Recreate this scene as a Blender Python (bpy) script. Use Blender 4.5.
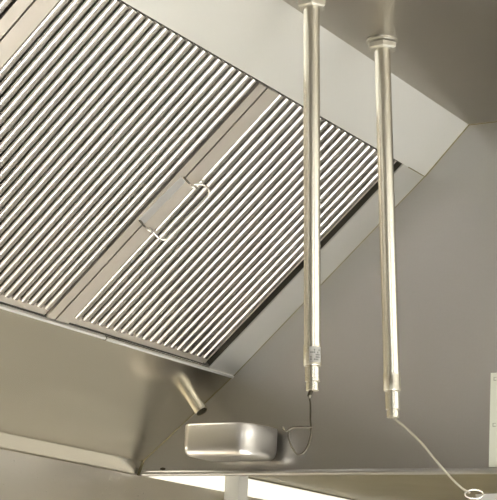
import bpy, bmesh, math, random
from mathutils import Vector, Matrix
random.seed(4)

# ------------------------------------------------------------------ camera, light, exposure
S = bpy.context.scene
COL = S.collection
for o in list(bpy.data.objects):
    bpy.data.objects.remove(o)

F_PX = 1745.256
YAW, PITCH, ROLL = 1.0136160, 0.2246210, 0.0539175
CAM = Vector((-2.944159, -2.061020, -0.363148))

fwd = Vector((math.sin(YAW) * math.cos(PITCH), math.cos(YAW) * math.cos(PITCH), math.sin(PITCH)))
r0 = Vector((math.cos(YAW), -math.sin(YAW), 0))
u0 = r0.cross(fwd)
right = math.cos(ROLL) * r0 + math.sin(ROLL) * u0
up = -math.sin(ROLL) * r0 + math.cos(ROLL) * u0
cam = bpy.data.cameras.new('camera')
cam.sensor_fit = 'HORIZONTAL'
cam.sensor_width = 36.0
cam.lens = 36.0 * F_PX / 497.0
cam.clip_start = 0.05
camo = bpy.data.objects.new('camera', cam)
COL.objects.link(camo)
m = Matrix((right, up, -fwd)).transposed().to_4x4()
m.translation = CAM
camo.matrix_world = m
S.camera = camo

S.view_settings.view_transform = 'Standard'
S.view_settings.look = 'None'
S.view_settings.gamma = 1.0
S.view_settings.use_curve_mapping = False
S.view_settings.exposure = 0.0

W = bpy.data.worlds.new('world')
S.world = W
W.use_nodes = True
W.node_tree.nodes['Background'].inputs[0].default_value = (1.0, 0.93, 0.82, 1)
W.node_tree.nodes['Background'].inputs[1].default_value = 0.3


def area(name, loc, target, sx, sy, power, color, spread=180):
    l = bpy.data.lights.new(name, 'AREA')
    l.shape = 'RECTANGLE'
    l.size, l.size_y = sx, sy
    l.energy = power
    l.color = color
    l.spread = math.radians(spread)
    o = bpy.data.objects.new(name, l)
    COL.objects.link(o)
    o.location = loc
    d = Vector(target) - Vector(loc)
    o.rotation_euler = d.to_track_quat('-Z', 'Y').to_euler()
    return o


# unseen lamps added under the kitchen ceiling, aimed for reflections in the steel
area('added_lamp', (-0.9, -2.6, 1.1), (-0.9, -2.4, -2), 1.5, 0.6, 260, (0.92, 0.96, 1.0), 42)  # added for the white streaks on the filter ridges
area('added_lamp', (-0.9, -1.8, 1.1), (-0.7, -1.25, -2), 1.2, 0.3, 26, (1.0, 0.87, 0.66), 30)  # added to warm the streaks low on the filters
area('added_lamp', (-4.2, -3.7, 1.1), (-4.2, -3.7, -2), 2.4, 0.6, 42, (1.0, 0.98, 0.93), 180)  # added to brighten the middle of the conduits
area('added_lamp', (3.2, -2.7, 1.1), (3.2, -2.7, -2), 1.6, 1.0, 26, (1.0, 0.97, 0.92), 100)  # added to brighten the floor that the sloping panels mirror
area('added_lamp', (-0.4, -4.4, 1.1), (-0.4, -4.4, -2), 3.4, 0.5, 85, (1.0, 0.97, 0.91), 170)  # added to brighten the front wall mirrored in pipes and cup

# ------------------------------------------------------------------ helpers


def px(x, y):
    """viewing direction of a point measured in the photograph (used once, to survey where things stand)"""
    return (fwd + right * ((x - 248.5) / F_PX) - up * ((y - 250) / F_PX)).normalized()


def hit(x, y, n, p):
    d = px(x, y)
    n = Vector(n)
    return CAM + d * ((Vector(p) - CAM).dot(n) / d.dot(n))


def origin(o):
    v = Vector((0, 0, 0))
    while o is not None:
        v += Vector(o.location)
        o = o.parent
    return v


def obj(name, bm, mat, parent=None, smooth=None, **props):
    me = bpy.data.meshes.new(name)
    if parent is not None:
        bmesh.ops.translate(bm, verts=bm.verts, vec=-origin(parent))
    bmesh.ops.recalc_face_normals(bm, faces=bm.faces)
    bm.to_mesh(me)
    bm.free()
    me.materials.append(mat)
    o = bpy.data.objects.new(name, me)
    COL.objects.link(o)
    if parent is not None:
        o.parent = parent
    if smooth is not None:
        for p in me.polygons:
            p.use_smooth = True
        me.set_sharp_from_angle(angle=math.radians(smooth))
    for k, v in props.items():
        o[k] = v
    return o


def thing(name, label, cat, loc, group=None):
    o = bpy.data.objects.new(name, None)
    o.empty_display_size = 0.05
    COL.objects.link(o)
    o.location = loc
    o['label'] = label
    o['category'] = cat
    if group:
        o['group'] = group
    return o


def hexa(bm, p8):
    """a box from 8 corners: bottom ring then top ring"""
    v = [bm.verts.new(p) for p in p8]
    for f in ((0, 1, 2, 3), (4, 5, 6, 7), (0, 1, 5, 4), (1, 2, 6, 5), (2, 3, 7, 6), (3, 0, 4, 7)):
        bm.faces.new([v[i] for i in f])


def box(bm, x0, x1, y0, y1, z0, z1):
    hexa(bm, [(x0, y0, z0), (x1, y0, z0), (x1, y1, z0), (x0, y1, z0),
              (x0, y0, z1), (x1, y0, z1), (x1, y1, z1), (x0, y1, z1)])


def bevel(bm, w, seg=2):
    bmesh.ops.remove_doubles(bm, verts=bm.verts, dist=1e-6)
    bmesh.ops.bevel(bm, geom=list(bm.edges), offset=w, segments=seg, affect='EDGES', profile=0.5)


def frame_of(d):
    d = d.normalized()
    a = Vector((0, 0, 1)) if abs(d.z) < 0.9 else Vector((1, 0, 0))
    x = d.cross(a).normalized()
    return x, d.cross(x).normalized()


def tube(bm, pts, r, n=14, cap=True, closed=False):
    pts = [Vector(p) for p in pts]
    rings = []
    x = None
    N = len(pts)
    for i, p in enumerate(pts):
        if closed:
            d = pts[(i + 1) % N] - pts[i - 1]
        else:
            d = pts[min(i + 1, N - 1)] - pts[max(i - 1, 0)]
        d.normalize()
        if x is None:
            x, y = frame_of(d)
        else:
            x = (x - d * x.dot(d)).normalized()
            y = d.cross(x).normalized()
        rr = r[i] if isinstance(r, (list, tuple)) else r
        rings.append([bm.verts.new(p + (x * math.cos(2 * math.pi * k / n) + y * math.sin(2 * math.pi * k / n)) * rr) for k in range(n)])
    lim = N if closed else N - 1
    for i in range(lim):
        a, b = rings[i], rings[(i + 1) % N]
        for k in range(n):
            bm.faces.new((a[k], a[(k + 1) % n], b[(k + 1) % n], b[k]))
    if cap and not closed:
        bm.faces.new(rings[0])
        bm.faces.new(rings[-1])
    return rings


def spline(pts, k=8):
    P = [Vector(p) for p in pts]
    out = []
    for i in range(len(P) - 1):
        a, b, c, d = P[max(i - 1, 0)], P[i], P[i + 1], P[min(i + 2, len(P) - 1)]
        for j in range(k):
            t = j / k
            out.append(0.5 * ((2 * b) + (c - a) * t + (2 * a - 5 * b + 4 * c - d) * t * t + (3 * b - a - 3 * c + d) * t ** 3))
    out.append(P[-1])
    return out


def lathe(bm, axis0, axis1, prof, n=28):
    """prof: list of (t along axis in metres from axis0, radius)"""
    a = Vector(axis0)
    d = (Vector(axis1) - a).normalized()
    x, y = frame_of(d)
    rings = []
    for t, r in prof:
        rings.append([bm.verts.new(a + d * t + (x * math.cos(2 * math.pi * k / n) + y * math.sin(2 * math.pi * k / n)) * r) for k in range(n)])
    for p, q in zip(rings, rings[1:]):
        for k in range(n):
            bm.faces.new((p[k], p[(k + 1) % n], q[(k + 1) % n], q[k]))
    bm.faces.new(rings[0])
    bm.faces.new(rings[-1])


# ------------------------------------------------------------------ materials
def steel(name, col, rough, grain=0.06, scale=(220, 220, 220), metallic=1.0, bump=0.0):
    mt = bpy.data.materials.new(name)
    mt.use_nodes = True
    nt = mt.node_tree
    b = nt.nodes['Principled BSDF']
    b.inputs['Metallic'].default_value = metallic
    tc = nt.nodes.new('ShaderNodeTexCoord')
    mp = nt.nodes.new('ShaderNodeMapping')
    mp.inputs['Scale'].default_value = scale
    nz = nt.nodes.new('ShaderNodeTexNoise')
    nz.inputs['Scale'].default_value = 1.0
    nz.inputs['Detail'].default_value = 4
    nt.links.new(tc.outputs['Object'], mp.inputs[0])
    nt.links.new(mp.outputs[0], nz.inputs['Vector'])
    mr = nt.nodes.new('ShaderNodeMapRange')
    mr.inputs[3].default_value = max(0.02, rough - grain)
    mr.inputs[4].default_value = rough + grain
    nt.links.new(nz.outputs['Fac'], mr.inputs[0])
    nt.links.new(mr.outputs[0], b.inputs['Roughness'])
    cr = nt.nodes.new('ShaderNodeMix')
    cr.data_type = 'RGBA'
    cr.inputs[6].default_value = tuple(c * 0.975 for c in col) + (1,)
    cr.inputs[7].default_value = tuple(min(1, c * 1.025) for c in col) + (1,)
    nt.links.new(nz.outputs['Fac'], cr.inputs[0])
    nt.links.new(cr.outputs[2], b.inputs['Base Color'])
    if bump:
        bp = nt.nodes.new('ShaderNodeBump')
        bp.inputs['Strength'].default_value = bump
        bp.inputs['Distance'].default_value = 0.001
        nt.links.new(nz.outputs['Fac'], bp.inputs['Height'])
        nt.links.new(bp.outputs[0], b.inputs['Normal'])
    return mt


def matte(name, col, rough=0.6, scale=8):
    return steel(name, col, rough, 0.05, (scale,) * 3, 0.0)


M_PANEL = steel('hood_sheet_steel', (0.75, 0.71, 0.61), 0.24, 0.01)
M_UPPER = steel('galvanised_sheet', (0.77, 0.765, 0.735), 0.42, 0.03, (500, 500, 500), 0.55)
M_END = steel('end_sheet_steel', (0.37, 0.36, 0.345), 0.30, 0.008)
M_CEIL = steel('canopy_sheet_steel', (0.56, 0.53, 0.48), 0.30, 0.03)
M_BAFFLE = steel('baffle_steel', (0.66, 0.63, 0.60), 0.24, 0.02)
M_REAR = steel('shaded_rear_steel', (0.16, 0.14, 0.09), 0.4, 0.02)  # shade inside the filter gaps put into the slat colour
M_FRAME = steel('filter_frame_steel', (0.70, 0.65, 0.59), 0.46, 0.02)
M_PIPE = steel('conduit_zinc', (0.80, 0.77, 0.68), 0.26, 0.02)
M_NUT = steel('nut_zinc', (0.62, 0.60, 0.54), 0.42, 0.02)
M_PLATE = steel('plate_zinc', (0.84, 0.84, 0.85), 0.34, 0.02)
M_STRIP = steel('strip_sheet_steel', (0.62, 0.61, 0.58), 0.46, 0.02, metallic=0.8)
M_CHROME = steel('bright_wire', (0.80, 0.78, 0.74), 0.12)
M_CUP = steel('cup_steel', (0.72, 0.70, 0.68), 0.28, 0.0, (12, 12, 12))
M_DARK = matte('recess_shade', (0.035, 0.03, 0.022), 0.7)  # shade of gaps and recesses put into the colour
M_SEAM = matte('seam_sealant', (0.20, 0.17, 0.09), 0.6)
M_CABLE = steel('dull_cable', (0.45, 0.42, 0.36), 0.35)
M_CABLE2 = steel('dark_cable', (0.10, 0.09, 0.07), 0.4)
M_LABEL = matte('grey_label', (0.42, 0.41, 0.39), 0.5)
M_PAPER = matte('white_notice', (0.80, 0.82, 0.74), 0.6)
M_INK2 = matte('sticker_ink', (0.12, 0.12, 0.11), 0.7)
M_INK = matte('ink', (0.46, 0.47, 0.42), 0.7)
M_BACK = steel('wall_sheet_steel', (0.72, 0.68, 0.61), 0.30)
M_WHITE = matte('white_paint', (0.92, 0.90, 0.80), 0.5)
M_CREAM = matte('cream_paint', (0.80, 0.785, 0.74), 0.6)
M_GREYWALL = matte('grey_wall_paint', (0.20, 0.19, 0.17), 0.6)
M_FLOOR = matte('floor_vinyl', (0.58, 0.565, 0.53), 0.5)
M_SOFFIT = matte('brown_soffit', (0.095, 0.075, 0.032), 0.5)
M_POST = matte('grey_post_paint', (0.60, 0.59, 0.55), 0.4)

# ------------------------------------------------------------------ surveyed geometry (metres; end panel is x = 0, hood runs along -x, front is -y)
C_ = (-0.209387, 0.171746)      # foot of the filter bank (y, z)
B_ = (-0.619765, 0.546465)      # head of the filter bank
A_ = (-0.710131, 0.640958)      # meeting of sloping upper panel and canopy
X_L = -2.4                      # far left of the hood, out of frame
XR = -0.0926                    # right edge of the filter opening
Z_LIP = -0.0292
sv = Vector((0, B_[0] - C_[0], B_[1] - C_[1]))
L_F = sv.length
sv.normalize()
nv = Vector((0, -sv.z, sv.y))   # outward: front and down
if nv.z > 0:
    nv = -nv
C3 = Vector((0, C_[0], C_[1]))


def fp(x, s, n):
    """a point on the filter plane: x along the hood, s up the slope, n proud of it"""
    v = C3 + sv * s + nv * n
    return Vector((x, v.y, v.z))


def slab(bm, x0, x1, s0, s1, n0, n1):
    hexa(bm, [fp(x0, s0, n0), fp(x1, s0, n0), fp(x1, s1, n0), fp(x0, s1, n0),
              fp(x0, s0, n1), fp(x1, s0, n1), fp(x1, s1, n1), fp(x0, s1, n1)])


def sheet(bm, pa, pb, x0, x1, t=0.003, up_side=1):
    """sheet between two (y,z) points, thickness t away from the viewer's side"""
    a, b = Vector((0, pa[0], pa[1])), Vector((0, pb[0], pb[1]))
    d = (b - a).normalized()
    n = Vector((0, d.z, -d.y))
    if n.z < 0:
        n = -n
    n = n * t * up_side
    P = []
    for off in (Vector(), n):
        for x, q in ((x0, a), (x1, a), (x1, b), (x0, b)):
            v = q + off
            P.append(Vector((x, v.y, v.z)))
    hexa(bm, P)


# ------------------------------------------------------------------ room
def struct(name, bm, mat):
    return obj(name, bm, mat, None, kind='structure')


RX0, RX1, RY0, RY1, RZ0, RZ1 = -6.0, 4.5, -5.5, 0.012, -2.0, 1.15
b = bmesh.new(); box(b, RX0, RX1, RY0, RY1 + 0.2, RZ0 - 0.1, RZ0); struct('floor', b, M_FLOOR)
b = bmesh.new(); box(b, RX0, RX1, RY0, RY1 + 0.2, RZ1, RZ1 + 0.1); struct('ceiling', b, M_CREAM)
b = bmesh.new(); box(b, RX0, RX1, RY1, RY1 + 0.2, RZ0, RZ1); struct('wall_back', b, M_WHITE)
b = bmesh.new(); box(b, RX0, RX1, RY0 - 0.1, RY0, RZ0, RZ1); struct('wall_front', b, M_CREAM)
b = bmesh.new(); box(b, RX0 - 0.1, RX0, RY0, RY1, RZ0, RZ1); struct('wall_left', b, M_GREYWALL)
b = bmesh.new(); box(b, RX1, RX1 + 0.1, RY0, RY1, RZ0, RZ1); struct('wall_right', b, M_CREAM)
# steel cladding of the wall under the hood, carried on past its end; soffit of the next bay
b = bmesh.new(); box(b, RX0 + 1, RX1 - 0.2, -0.001, RY1 - 0.0005, RZ0 + 0.9, Z_LIP - 0.001); struct('trim_cladding', b, M_BACK)
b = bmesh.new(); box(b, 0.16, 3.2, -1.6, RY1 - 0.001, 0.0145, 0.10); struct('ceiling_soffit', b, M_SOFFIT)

# ------------------------------------------------------------------ the hood
hood = thing('extraction_hood', 'stainless steel kitchen extraction hood with sloping panels around the slatted filters', 'extractor hood', (0, 0, Z_LIP))
b = bmesh.new()
# end panel: a thin sheet following the profile
prof = [(0.010, Z_LIP), (0.0, 0.0), C_, B_, A_, (-1.30, A_[1]), (-1.30, Z_LIP)]
lo = [b.verts.new((0.0, y, z)) for y, z in prof]
hi = [b.verts.new((0.003, y, z)) for y, z in prof]
b.faces.new(lo); b.faces.new(hi)
for i in range(len(prof)):
    j = (i + 1) % len(prof)
    b.faces.new((lo[i], lo[j], hi[j], hi[i]))
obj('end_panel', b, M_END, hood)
b = bmesh.new()
tube(b, [(-0.002, -0.001, Z_LIP + 0.005), (-0.002, -1.30, Z_LIP + 0.005)], 0.0058, 16)
obj('hemmed_edge', b, M_END, hood, 40)
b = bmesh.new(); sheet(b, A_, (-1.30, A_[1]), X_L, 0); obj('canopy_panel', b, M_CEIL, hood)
b = bmesh.new(); sheet(b, B_, A_, X_L, 0); obj('upper_panel', b, M_UPPER, hood)
b = bmesh.new(); sheet(b, (0, 0), C_, X_L, 0); obj('lower_panel', b, M_PANEL, hood)
b = bmesh.new(); slab(b, XR, 0, 0, L_F, -0.003, 0); obj('side_strip', b, M_STRIP, hood)
b = bmesh.new(); sheet(b, (0.010, Z_LIP), (0, 0), X_L, 0, 0.0012); obj('rear_lip', b, M_PANEL, hood)
# plenum behind the filters
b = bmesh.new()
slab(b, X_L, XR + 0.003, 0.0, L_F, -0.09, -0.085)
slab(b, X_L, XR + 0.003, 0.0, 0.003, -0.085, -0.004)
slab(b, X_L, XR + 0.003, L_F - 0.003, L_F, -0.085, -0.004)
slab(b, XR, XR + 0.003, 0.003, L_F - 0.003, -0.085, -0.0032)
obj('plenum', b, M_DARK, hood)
# sealed seams
def seam(pts, r=0.0013):
    bb = bmesh.new(); tube(bb, pts, r, 8); obj('seam', bb, M_SEAM, hood, 60)
A3, B3 = Vector((0, A_[0], A_[1])), Vector((0, B_[0], B_[1]))
seam([A3 + Vector((-0.001, 0, -0.001)), B3 + Vector((-0.001, 0, -0.001))])
seam([B3 + Vector((-0.001, 0, 0)), C3 + Vector((-0.001, 0, 0))], 0.0012)
seam([C3 + Vector((-0.001, 0, 0)), Vector((-0.001, -0.001, 0))], 0.0012)
seam([Vector((-0.001, -0.002, 0)), Vector((-0.001, 0.008, Z_LIP))], 0.0014)
seam([Vector((-0.001, A_[0], A_[1] - 0.0005)), Vector((-0.001, -1.29, A_[1] - 0.0005))], 0.0010)
seam([Vector((XR + 0.02, B_[0], B_[1])) + nv * 0.0005, B3 + nv * 0.0005], 0.0010)
# rail that the filters stand in, in two lengths
xb = hit(105, 338, nv, C3).x
b = bmesh.new(); slab(b, X_L, xb - 0.0035, -0.004, 0.0005, -0.002, 0.005); obj('filter_rail', b, M_UPPER, hood)
b = bmesh.new(); slab(b, xb + 0.0035, -0.004, -0.0055, -0.0005, -0.002, 0.0045); obj('filter_rail', b, M_UPPER, hood)
b = bmesh.new(); slab(b, xb - 0.0034, xb + 0.0034, -0.007, -0.001, -0.001, 0.002); obj('rail_gap_shade', b, M_DARK, hood, label='dark filler painting the shaded gap between the two rails')  # dark filler paints the shade in the rail break
# slot in the end panel near the corner
q = hit(163, 469, (1, 0, 0), (0, 0, 0))
b = bmesh.new()
lathe(b, (q.x - 0.0012, q.y, q.z), (q.x + 0.001, q.y, q.z), [(0, 0.003), (0.0012, 0.003)], 12)
for v in b.verts:
    v.co.y = q.y + (v.co.y - q.y) * 2.2
obj('slot', b, M_DARK, hood)
# drain tube
lp_n = Vector((0, -C_[1], C_[0])).normalized()
if lp_n.z > 0:
    lp_n = -lp_n
t0 = hit(191, 395, lp_n, (0, 0, 0))
tip = t0 + lp_n * 0.044
dt = (tip - t0).normalized()
b = bmesh.new()
Lt = (tip - t0).length
lathe(b, t0 - dt * 0.004, tip, [(0, 0.0135), (Lt + 0.004, 0.0135), (Lt + 0.004, 0.0118), (Lt - 0.02, 0.0118)], 28)
obj('drain_tube', b, M_PIPE, hood, 40)

# ------------------------------------------------------------------ filters


def ridge_profile(w, h, r=0.0044, k=8):
    """channel section: upright sides, rounded shoulders, faintly bowed crest"""
    out = [(-w, -h)]
    for i in range(k + 1):
        a = math.pi / 2 * i / k
        out.append((-w + r - r * math.cos(a), -0.0005 - r + r * math.sin(a)))
    out.append((0.0, 0.0))
    return out + [(-x, z) for x, z in reversed(out[:-1])]


def make_filter(label, x0, x1, n, fl_l, fl_r, sink=0.0):
    g = 0.0021
    x0 += g; x1 -= g
    t = thing('grease_filter', label, 'grease filter', fp((x0 + x1) / 2, 0.004, -0.03), 'baffle filters in the hood')
    s0, s1 = 0.0025, L_F - 0.004
    rail = 0.017
    b = bmesh.new()
    slab(b, x0, x0 + fl_l, s0, s1, -0.004, -0.0005)
    slab(b, x1 - fl_r + 0.0012, x1, s0, s1, -0.004 - sink, -0.0005 - sink)
    slab(b, x0 + fl_l, x1 - fl_r, s0, s0 + rail, -0.009, -0.0055)
    slab(b, x0 + fl_l, x1 - fl_r, s1 - 0.006, s1, -0.017, -0.0125)
    slab(b, x0, x0 + 0.0015, s0, s1, -0.045, -0.004)
    slab(b, x1 - 0.0015, x1, s0, s1, -0.045, -0.004 - sink)
    slab(b, x0 + 0.0015, x1 - 0.0015, s0, s0 + 0.0015, -0.045, -0.009)
    slab(b, x0 + 0.0015, x1 - 0.0015, s1 - 0.0015, s1, -0.045, -0.009)
    obj('frame', b, M_FRAME, t)
    pitch = (x1 - fl_r - x0 - fl_l) / n
    pr = ridge_profile(pitch * 0.36, 0.011)
    bb = bmesh.new()
    for k in range(n):
        xc = x0 + fl_l + pitch * (k + 0.5)
        lo = [bb.verts.new(fp(xc + x, s0 + rail - 0.002, z)) for x, z in pr]
        hi = [bb.verts.new(fp(xc + x, s1 + 0.0005, z)) for x, z in pr]
        for i in range(len(pr) - 1):
            bb.faces.new((lo[i], lo[i + 1], hi[i + 1], hi[i]))
        bb.faces.new(lo); bb.faces.new(hi); bb.faces.new((lo[0], lo[-1], hi[-1], hi[0]))
    obj('front_baffle', bb, M_BAFFLE, t, 50)
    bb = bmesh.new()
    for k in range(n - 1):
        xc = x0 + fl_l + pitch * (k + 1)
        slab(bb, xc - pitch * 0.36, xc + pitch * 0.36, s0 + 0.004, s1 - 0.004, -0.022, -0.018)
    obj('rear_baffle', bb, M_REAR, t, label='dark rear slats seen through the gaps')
    return t


W3, W2, W1 = 0.493, 0.562, 0.50
xa = XR - 0.008
f3 = make_filter('slatted steel grease filter at the end panel with a wire handle over its left edge', xa - W3, xa, 19, 0.036, 0.014, 0.009)
f2 = make_filter('wide slatted steel grease filter in the middle, with a handle plate on its right edge', xa - W3 - W2, xa - W3, 23, 0.036, 0.024)
f1 = make_filter('slatted steel grease filter at the top left corner of the photo, mostly cut off', xa - W3 - W2 - W1, xa - W3 - W2, 19, 0.036, 0.026)

# wire handle on the joint
def onf(x, y, n):
    v = hit(x, y, nv, C3 + nv * n)
    return v
b = bmesh.new()
pl = [onf(138.5, 219, -0.001), onf(144, 223.5, -0.001), onf(186, 181, -0.001), onf(180.5, 176.5, -0.001)]
hexa(b, [p - nv * 0.0026 for p in pl] + [p + nv * 0.001 for p in pl])
hpl = obj('handle_plate', b, M_PLATE, f2, label='bluish steel handle plate')
b = bmesh.new()
pts = [(149, 228, .001), (154, 233, .006), (159, 238, .012), (165, 239.5, .016), (171, 235, .018), (190, 216, .019), (205, 200, .018), (209, 194, .016), (208, 188.5, .013), (202, 184.5, .009), (194, 184, .003)]
tube(b, spline([onf(*p) for p in pts], 6), 0.0021, 10)
hd = obj('handle', b, M_CHROME, f3, 60, label='bright bent wire handle')
for (x, y) in ((149, 229), (193.5, 186)):
    b = bmesh.new()
    c0 = onf(x, y, 0.001)
    ex = Vector((1, 0, 0))
    ring = [c0 + (ex * math.cos(2 * math.pi * k / 16) * 0.008 + nv * (math.sin(2 * math.pi * k / 16) * 0.007)) for k in range(16)]
    tube(b, ring, 0.0022, 8, closed=True)
    obj('eyelet', b, M_CHROME, hd, 60)
    b = bmesh.new()
    c1 = onf(x - 9.5, y - 8.5, 0.001)
    c2 = onf(x - 4.0, y - 2.5, 0.003)
    tube(b, spline([c1 - nv * 0.004, c1 * 0.6 + c2 * 0.4 + nv * 0.003, c2], 6), 0.0018, 8)
    obj('hook', b, M_CABLE2, hpl, 60)

# ------------------------------------------------------------------ conduit drops


def conduit(label, top_px, bot_px, cuts, r):
    T = hit(top_px[0], top_px[1], (0, 0, 1), (0, 0, A_[1]))
    d = px(*bot_px)
    # nearest point of the sight line to the plumb line under T
    t = (T - CAM).xy.dot(d.xy) / d.xy.dot(d.xy)
    Bt = CAM + d * t
    ax = (Bt - T)
    Ln = ax.length
    th = thing('conduit_drop', label, 'pipe', T, 'steel conduits hanging from the canopy')

    def at(y):
        f = (y - top_px[1]) / (bot_px[1] - top_px[1])
        # perspective-true fraction along the pipe
        za, zb = (T - CAM).dot(fwd), (Bt - CAM).dot(fwd)
        return Ln * (f * za) / (zb + f * (za - zb))
    c1, c2, c3, c4 = [at(y) for y in cuts]
    b = bmesh.new(); lathe(b, T, Bt, [(0, r), (c1, r)], 36); obj('pipe', b, M_PIPE, th, 40)
    b = bmesh.new(); lathe(b, T, Bt, [(c1 - 0.001, r * 1.06), (c2 - 0.001, r * 1.06), (c2, r * 1.0)], 36); obj('sleeve', b, M_PIPE, th, 40)
    b = bmesh.new(); lathe(b, T, Bt, [(c2, r * 0.62), (c2 + 0.002, r * 0.62), (c2 + 0.0022, r * 0.88), (c3 - 0.001, r * 0.88)], 36); obj('coupling', b, M_PIPE, th, 40)
    b = bmesh.new(); lathe(b, T, Bt, [(c3 - 0.002, r * 0.6), (c3 + 0.001, r * 0.6), (c3 + 0.0012, r * 0.76), (c4 - 0.001, r * 0.76), (c4, r * 0.66)], 36); obj('nozzle', b, M_PIPE, th, 40)
    # washer and hexagonal locknut under the canopy
    b = bmesh.new(); lathe(b, T, Bt, [(0, r * 1.95), (0.004, r * 1.95), (0.006, r * 1.6)], 36); obj('washer', b, M_NUT, th, 40)
    b = bmesh.new(); lathe(b, T, Bt, [(0.0065, r * 1.55), (0.008, r * 1.9), (0.016, r * 1.9), (0.018, r * 1.6)], 6); obj('locknut', b, M_NUT, th)
    return th, T, Bt, ax.normalized(), c1, c2


k1 = conduit('left steel conduit pipe, with a small grey sticker near its foot', (311.5, -2), (312.5, 392), (346, 366, 382, 391), 0.0129)
k2 = conduit('steel conduit pipe in front of the end panel, its round nut showing at the canopy', (382, 40), (393, 418), (374, 391, 410, 418), 0.0133)
# sticker, curved round the pipe
th, T, Bt, ax, c1, c2 = k1
b = bmesh.new()
rr = 0.0129 * 1.06 + 0.0004
vw = (-fwd + ax * fwd.dot(ax)).normalized()
sd = ax.cross(vw)
if sd.dot(right) < 0:
    sd = -sd
prev = None
for i in range(9):
    a = math.radians(-22 + 80 * i / 8)
    o_ = (vw * math.cos(a) + sd * math.sin(a))
    q4 = [b.verts.new(T + ax * (c1 + 0.003) + o_ * rr), b.verts.new(T + ax * (c2 - 0.004) + o_ * rr),
          b.verts.new(T + ax * (c2 - 0.004) + o_ * (rr - 0.0005)), b.verts.new(T + ax * (c1 + 0.003) + o_ * (rr - 0.0005))]
    if prev:
        for j in range(4):
            b.faces.new((prev[j], prev[(j + 1) % 4], q4[(j + 1) % 4], q4[j]))
    else:
        b.faces.new(q4)
    prev = q4
b.faces.new(prev)
stk = obj('sticker', b, M_LABEL, th, 40, label='small grey printed sticker')
b = bmesh.new()
for j in range(5):
    for i in range(6):
        if random.random() < 0.35:
            continue
        a = math.radians(-14 + 64 * i / 6)
        a2 = a + math.radians(7)
        z_ = c1 + 0.007 + (c2 - c1 - 0.014) * j / 4.6
        P = []
        for r_ in (rr + 0.0001, rr + 0.0003):
            for aa, zz in ((a, z_), (a2, z_), (a2, z_ + 0.0022), (a, z_ + 0.0022)):
                P.append(T + ax * zz + (vw * math.cos(aa) + sd * math.sin(aa)) * r_)
        hexa(b, P)
obj('printing', b, M_INK2, stk)

# cables of the heat-sensing line
T1, B1 = k1[1], k1[2]
def atdepth(x, y, P):
    d = px(x, y)
    return CAM + d * ((P - CAM).dot(fwd) / d.dot(fwd))
cb = thing('link_cable', 'thin dark cable with an open wire hook, hanging below the stickered conduit', 'cable', B1)
b = bmesh.new()
tube(b, spline([B1 - k1[3] * 0.006, atdepth(309.5, 396, B1), atdepth(310.5, 404, B1), atdepth(310.5, 420, B1), atdepth(311.5, 429, B1)], 5), [0.0036] * 6 + [0.0014] * 15, 8)
obj('cable', b, M_CABLE2, cb, 60)
b = bmesh.new()
tube(b, spline([atdepth(*p, B1) for p in ((282, 427), (286, 431), (289, 429.5), (294, 427.3), (303, 427), (312, 427))], 5), 0.0017, 8)
tube(b, spline([atdepth(*p, B1) for p in ((289, 430), (288.5, 437), (292, 447), (298, 454.5), (304, 452), (308.5, 444), (311, 434), (311, 428))], 5), 0.0015, 8)
obj('wire_hook', b, M_CABLE2, cb, 60)

T2, B2 = k2[1], k2[2]
cb2 = thing('link_cable', 'pale cable slanting from the right-hand conduit down to a ring at the lower right corner', 'cable', B2)
b = bmesh.new()
tube(b, spline([B2 - k2[3] * 0.006] + [atdepth(*p, B2) for p in ((396, 420), (402, 424.5), (411, 432.5), (422, 443.5), (433, 457), (444, 470), (455, 482), (463, 489), (470, 493))], 5), 0.0018, 10)
obj('cable', b, M_CABLE, cb2, 60)
b = bmesh.new()
c0 = atdepth(474, 494, B2)
ring = [c0 + right * (math.cos(2 * math.pi * k / 24) * 0.0145) + up * (math.sin(2 * math.pi * k / 24) * 0.0070) for k in range(24)]
tube(b, ring, 0.0014, 10, closed=True)
obj('ring', b, M_CHROME, cb2, 60)
b = bmesh.new()
p4 = [atdepth(477, 495.5, B2), atdepth(530, 493.5, B2), atdepth(530, 506, B2), atdepth(478, 505, B2)]
hexa(b, [p + fwd * 0.004 for p in p4] + [p + fwd * 0.012 for p in p4])
bevel(b, 0.0015)
obj('link_plate', b, M_CUP, cb2, 40)

# ------------------------------------------------------------------ grease cup on the end panel
cx0, cx1 = -0.125, -0.012
yl = hit(181, 424, (1, 0, 0), (cx0, 0, 0)); yr = hit(252, 421, (1, 0, 0), (cx0, 0, 0))
zt = (yl.z + yr.z) / 2
zb_ = hit(250, 455, (1, 0, 0), (cx0, 0, 0)).z
cup = thing('grease_cup', 'rounded steel grease cup hanging on the end panel under the drain tube', 'grease cup', ((cx0 + cx1) / 2, (yl.y + yr.y) / 2, zb_))


def rrect(x0, x1, y0, y1, r, z, k=8):
    out = []
    r2 = r * 3.4
    for cxx, cyy, a0, q in ((x1 - r, y1 - r, 0, r), (x0 + r, y1 - r, 90, r), (x0 + r2, y0 + r2 * 0.5, 180, r2), (x1 - r, y0 + r, 270, r)):
        for i in range(k + 1):
            a = math.radians(a0 + 90 * i / k)
            out.append(Vector((cxx + q * math.cos(a), cyy + q * math.sin(a) * (0.5 if q is r2 else 1), z)))
    return out


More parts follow.
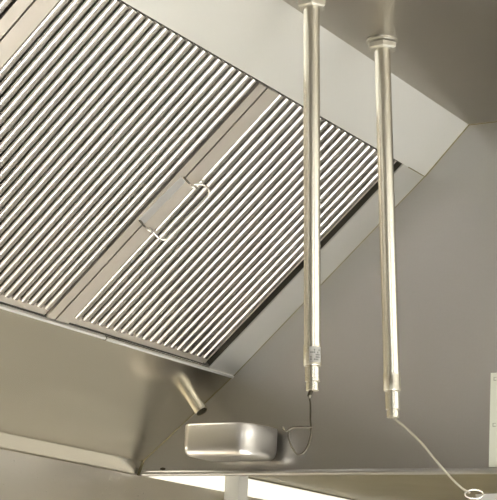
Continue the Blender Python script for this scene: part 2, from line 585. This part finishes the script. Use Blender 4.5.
b = bmesh.new()
Y0, Y1 = yr.y, yl.y
rings = []
H = zt - zb_
for ins, z, r in ((0.016, zb_, 0.012), (0.009, zb_ + 0.0012, 0.016), (0.0035, zb_ + 0.006, 0.02), (0.001, zb_ + 0.012, 0.022), (0.0, zb_ + 0.02, 0.022), (0.0, zt - 0.004, 0.022), (0.0015, zt - 0.001, 0.021), (0.004, zt, 0.019),
                  (0.006, zt - 0.002, 0.017), (0.007, zb_ + 0.008, 0.016)):
    rings.append([b.verts.new(v) for v in rrect(cx0 + ins, cx1 - ins, Y0 + ins, Y1 - ins, r, z)])
for p, q in zip(rings, rings[1:]):
    n = len(p)
    for k in range(n):
        b.faces.new((p[k], p[(k + 1) % n], q[(k + 1) % n], q[k]))
b.faces.new(rings[0]); b.faces.new(rings[-1])
obj('bowl', b, M_CUP, cup, 50)
b = bmesh.new()
ym = (Y0 + Y1) / 2
box(b, cx1 - 0.002, -0.0005, ym - 0.03, ym + 0.03, zt - 0.012, zt - 0.010)
box(b, -0.002, -0.0003, ym - 0.03, ym + 0.03, zt - 0.012, zt + 0.010)
obj('hanger', b, M_CUP, cup)

# ------------------------------------------------------------------ notice on the end panel
yA_ = hit(490, 373, (1, 0, 0), (0, 0, 0)); yB_ = hit(490, 467, (1, 0, 0), (0, 0, 0))
y0 = (yA_.y + yB_.y) / 2
nt_ = thing('notice', 'pale paper notice stuck to the end panel at the right edge of the photo', 'notice', (-0.0008, y0 - 0.06, yB_.z))
b = bmesh.new(); box(b, -0.0012, -0.0002, y0 - 0.13, y0, yB_.z, yA_.z)
sh = obj('sheet', b, M_PAPER, nt_)
for zz in (yA_.z - 0.008, yA_.z - 0.093):
    b = bmesh.new()
    for i in range(12):
        if i % 4 == 3:
            continue
        yy = y0 - 0.006 - i * 0.0085
        box(b, -0.0016, -0.0011, yy - 0.006, yy, zz - 0.007, zz - 0.0055)
        box(b, -0.0016, -0.0011, yy - 0.0015, yy, zz - 0.0055, zz)
        if i % 2 == 0:
            box(b, -0.0016, -0.0011, yy - 0.006, yy - 0.0015, zz - 0.0012, zz)
    obj('printing', b, M_INK, sh)

# ------------------------------------------------------------------ glowing strip beyond the hood end, added for a bright band of unknown kind
lm = thing('glow_strip', 'glowing white strip on the back wall just past the hood end', 'lamp', (1.4, 0.010, Z_LIP))
b = bmesh.new()
box(b, 0.035, 2.6, -0.004, 0.006, Z_LIP + 0.0015, 0.0105)
bevel(b, 0.003)
M_GLOW = matte('glowing_strip_white', (0.9, 0.88, 0.8), 0.5)
gb = M_GLOW.node_tree.nodes['Principled BSDF']
gb.inputs['Emission Color'].default_value = (1.0, 0.95, 0.80, 1)
gb.inputs['Emission Strength'].default_value = 0.9
obj('strip_face', b, M_GLOW, lm, 40)
b = bmesh.new()
box(b, 0.033, 2.602, 0.0055, 0.0115, Z_LIP + 0.001, 0.011)
obj('strip_backing', b, M_CREAM, lm)

# ------------------------------------------------------------------ post beyond the end of the hood
pq = hit(236, 485, (0, 1, 0), (0, -0.03, 0))
b = bmesh.new()
box(b, pq.x - 0.020, pq.x + 0.020, -0.05, -0.012, RZ0, 0.0145)
bevel(b, 0.003)
o = obj('support_post', b, M_POST)
o['label'] = 'pale grey square post standing at the back wall beyond the hood end'
o['category'] = 'post'
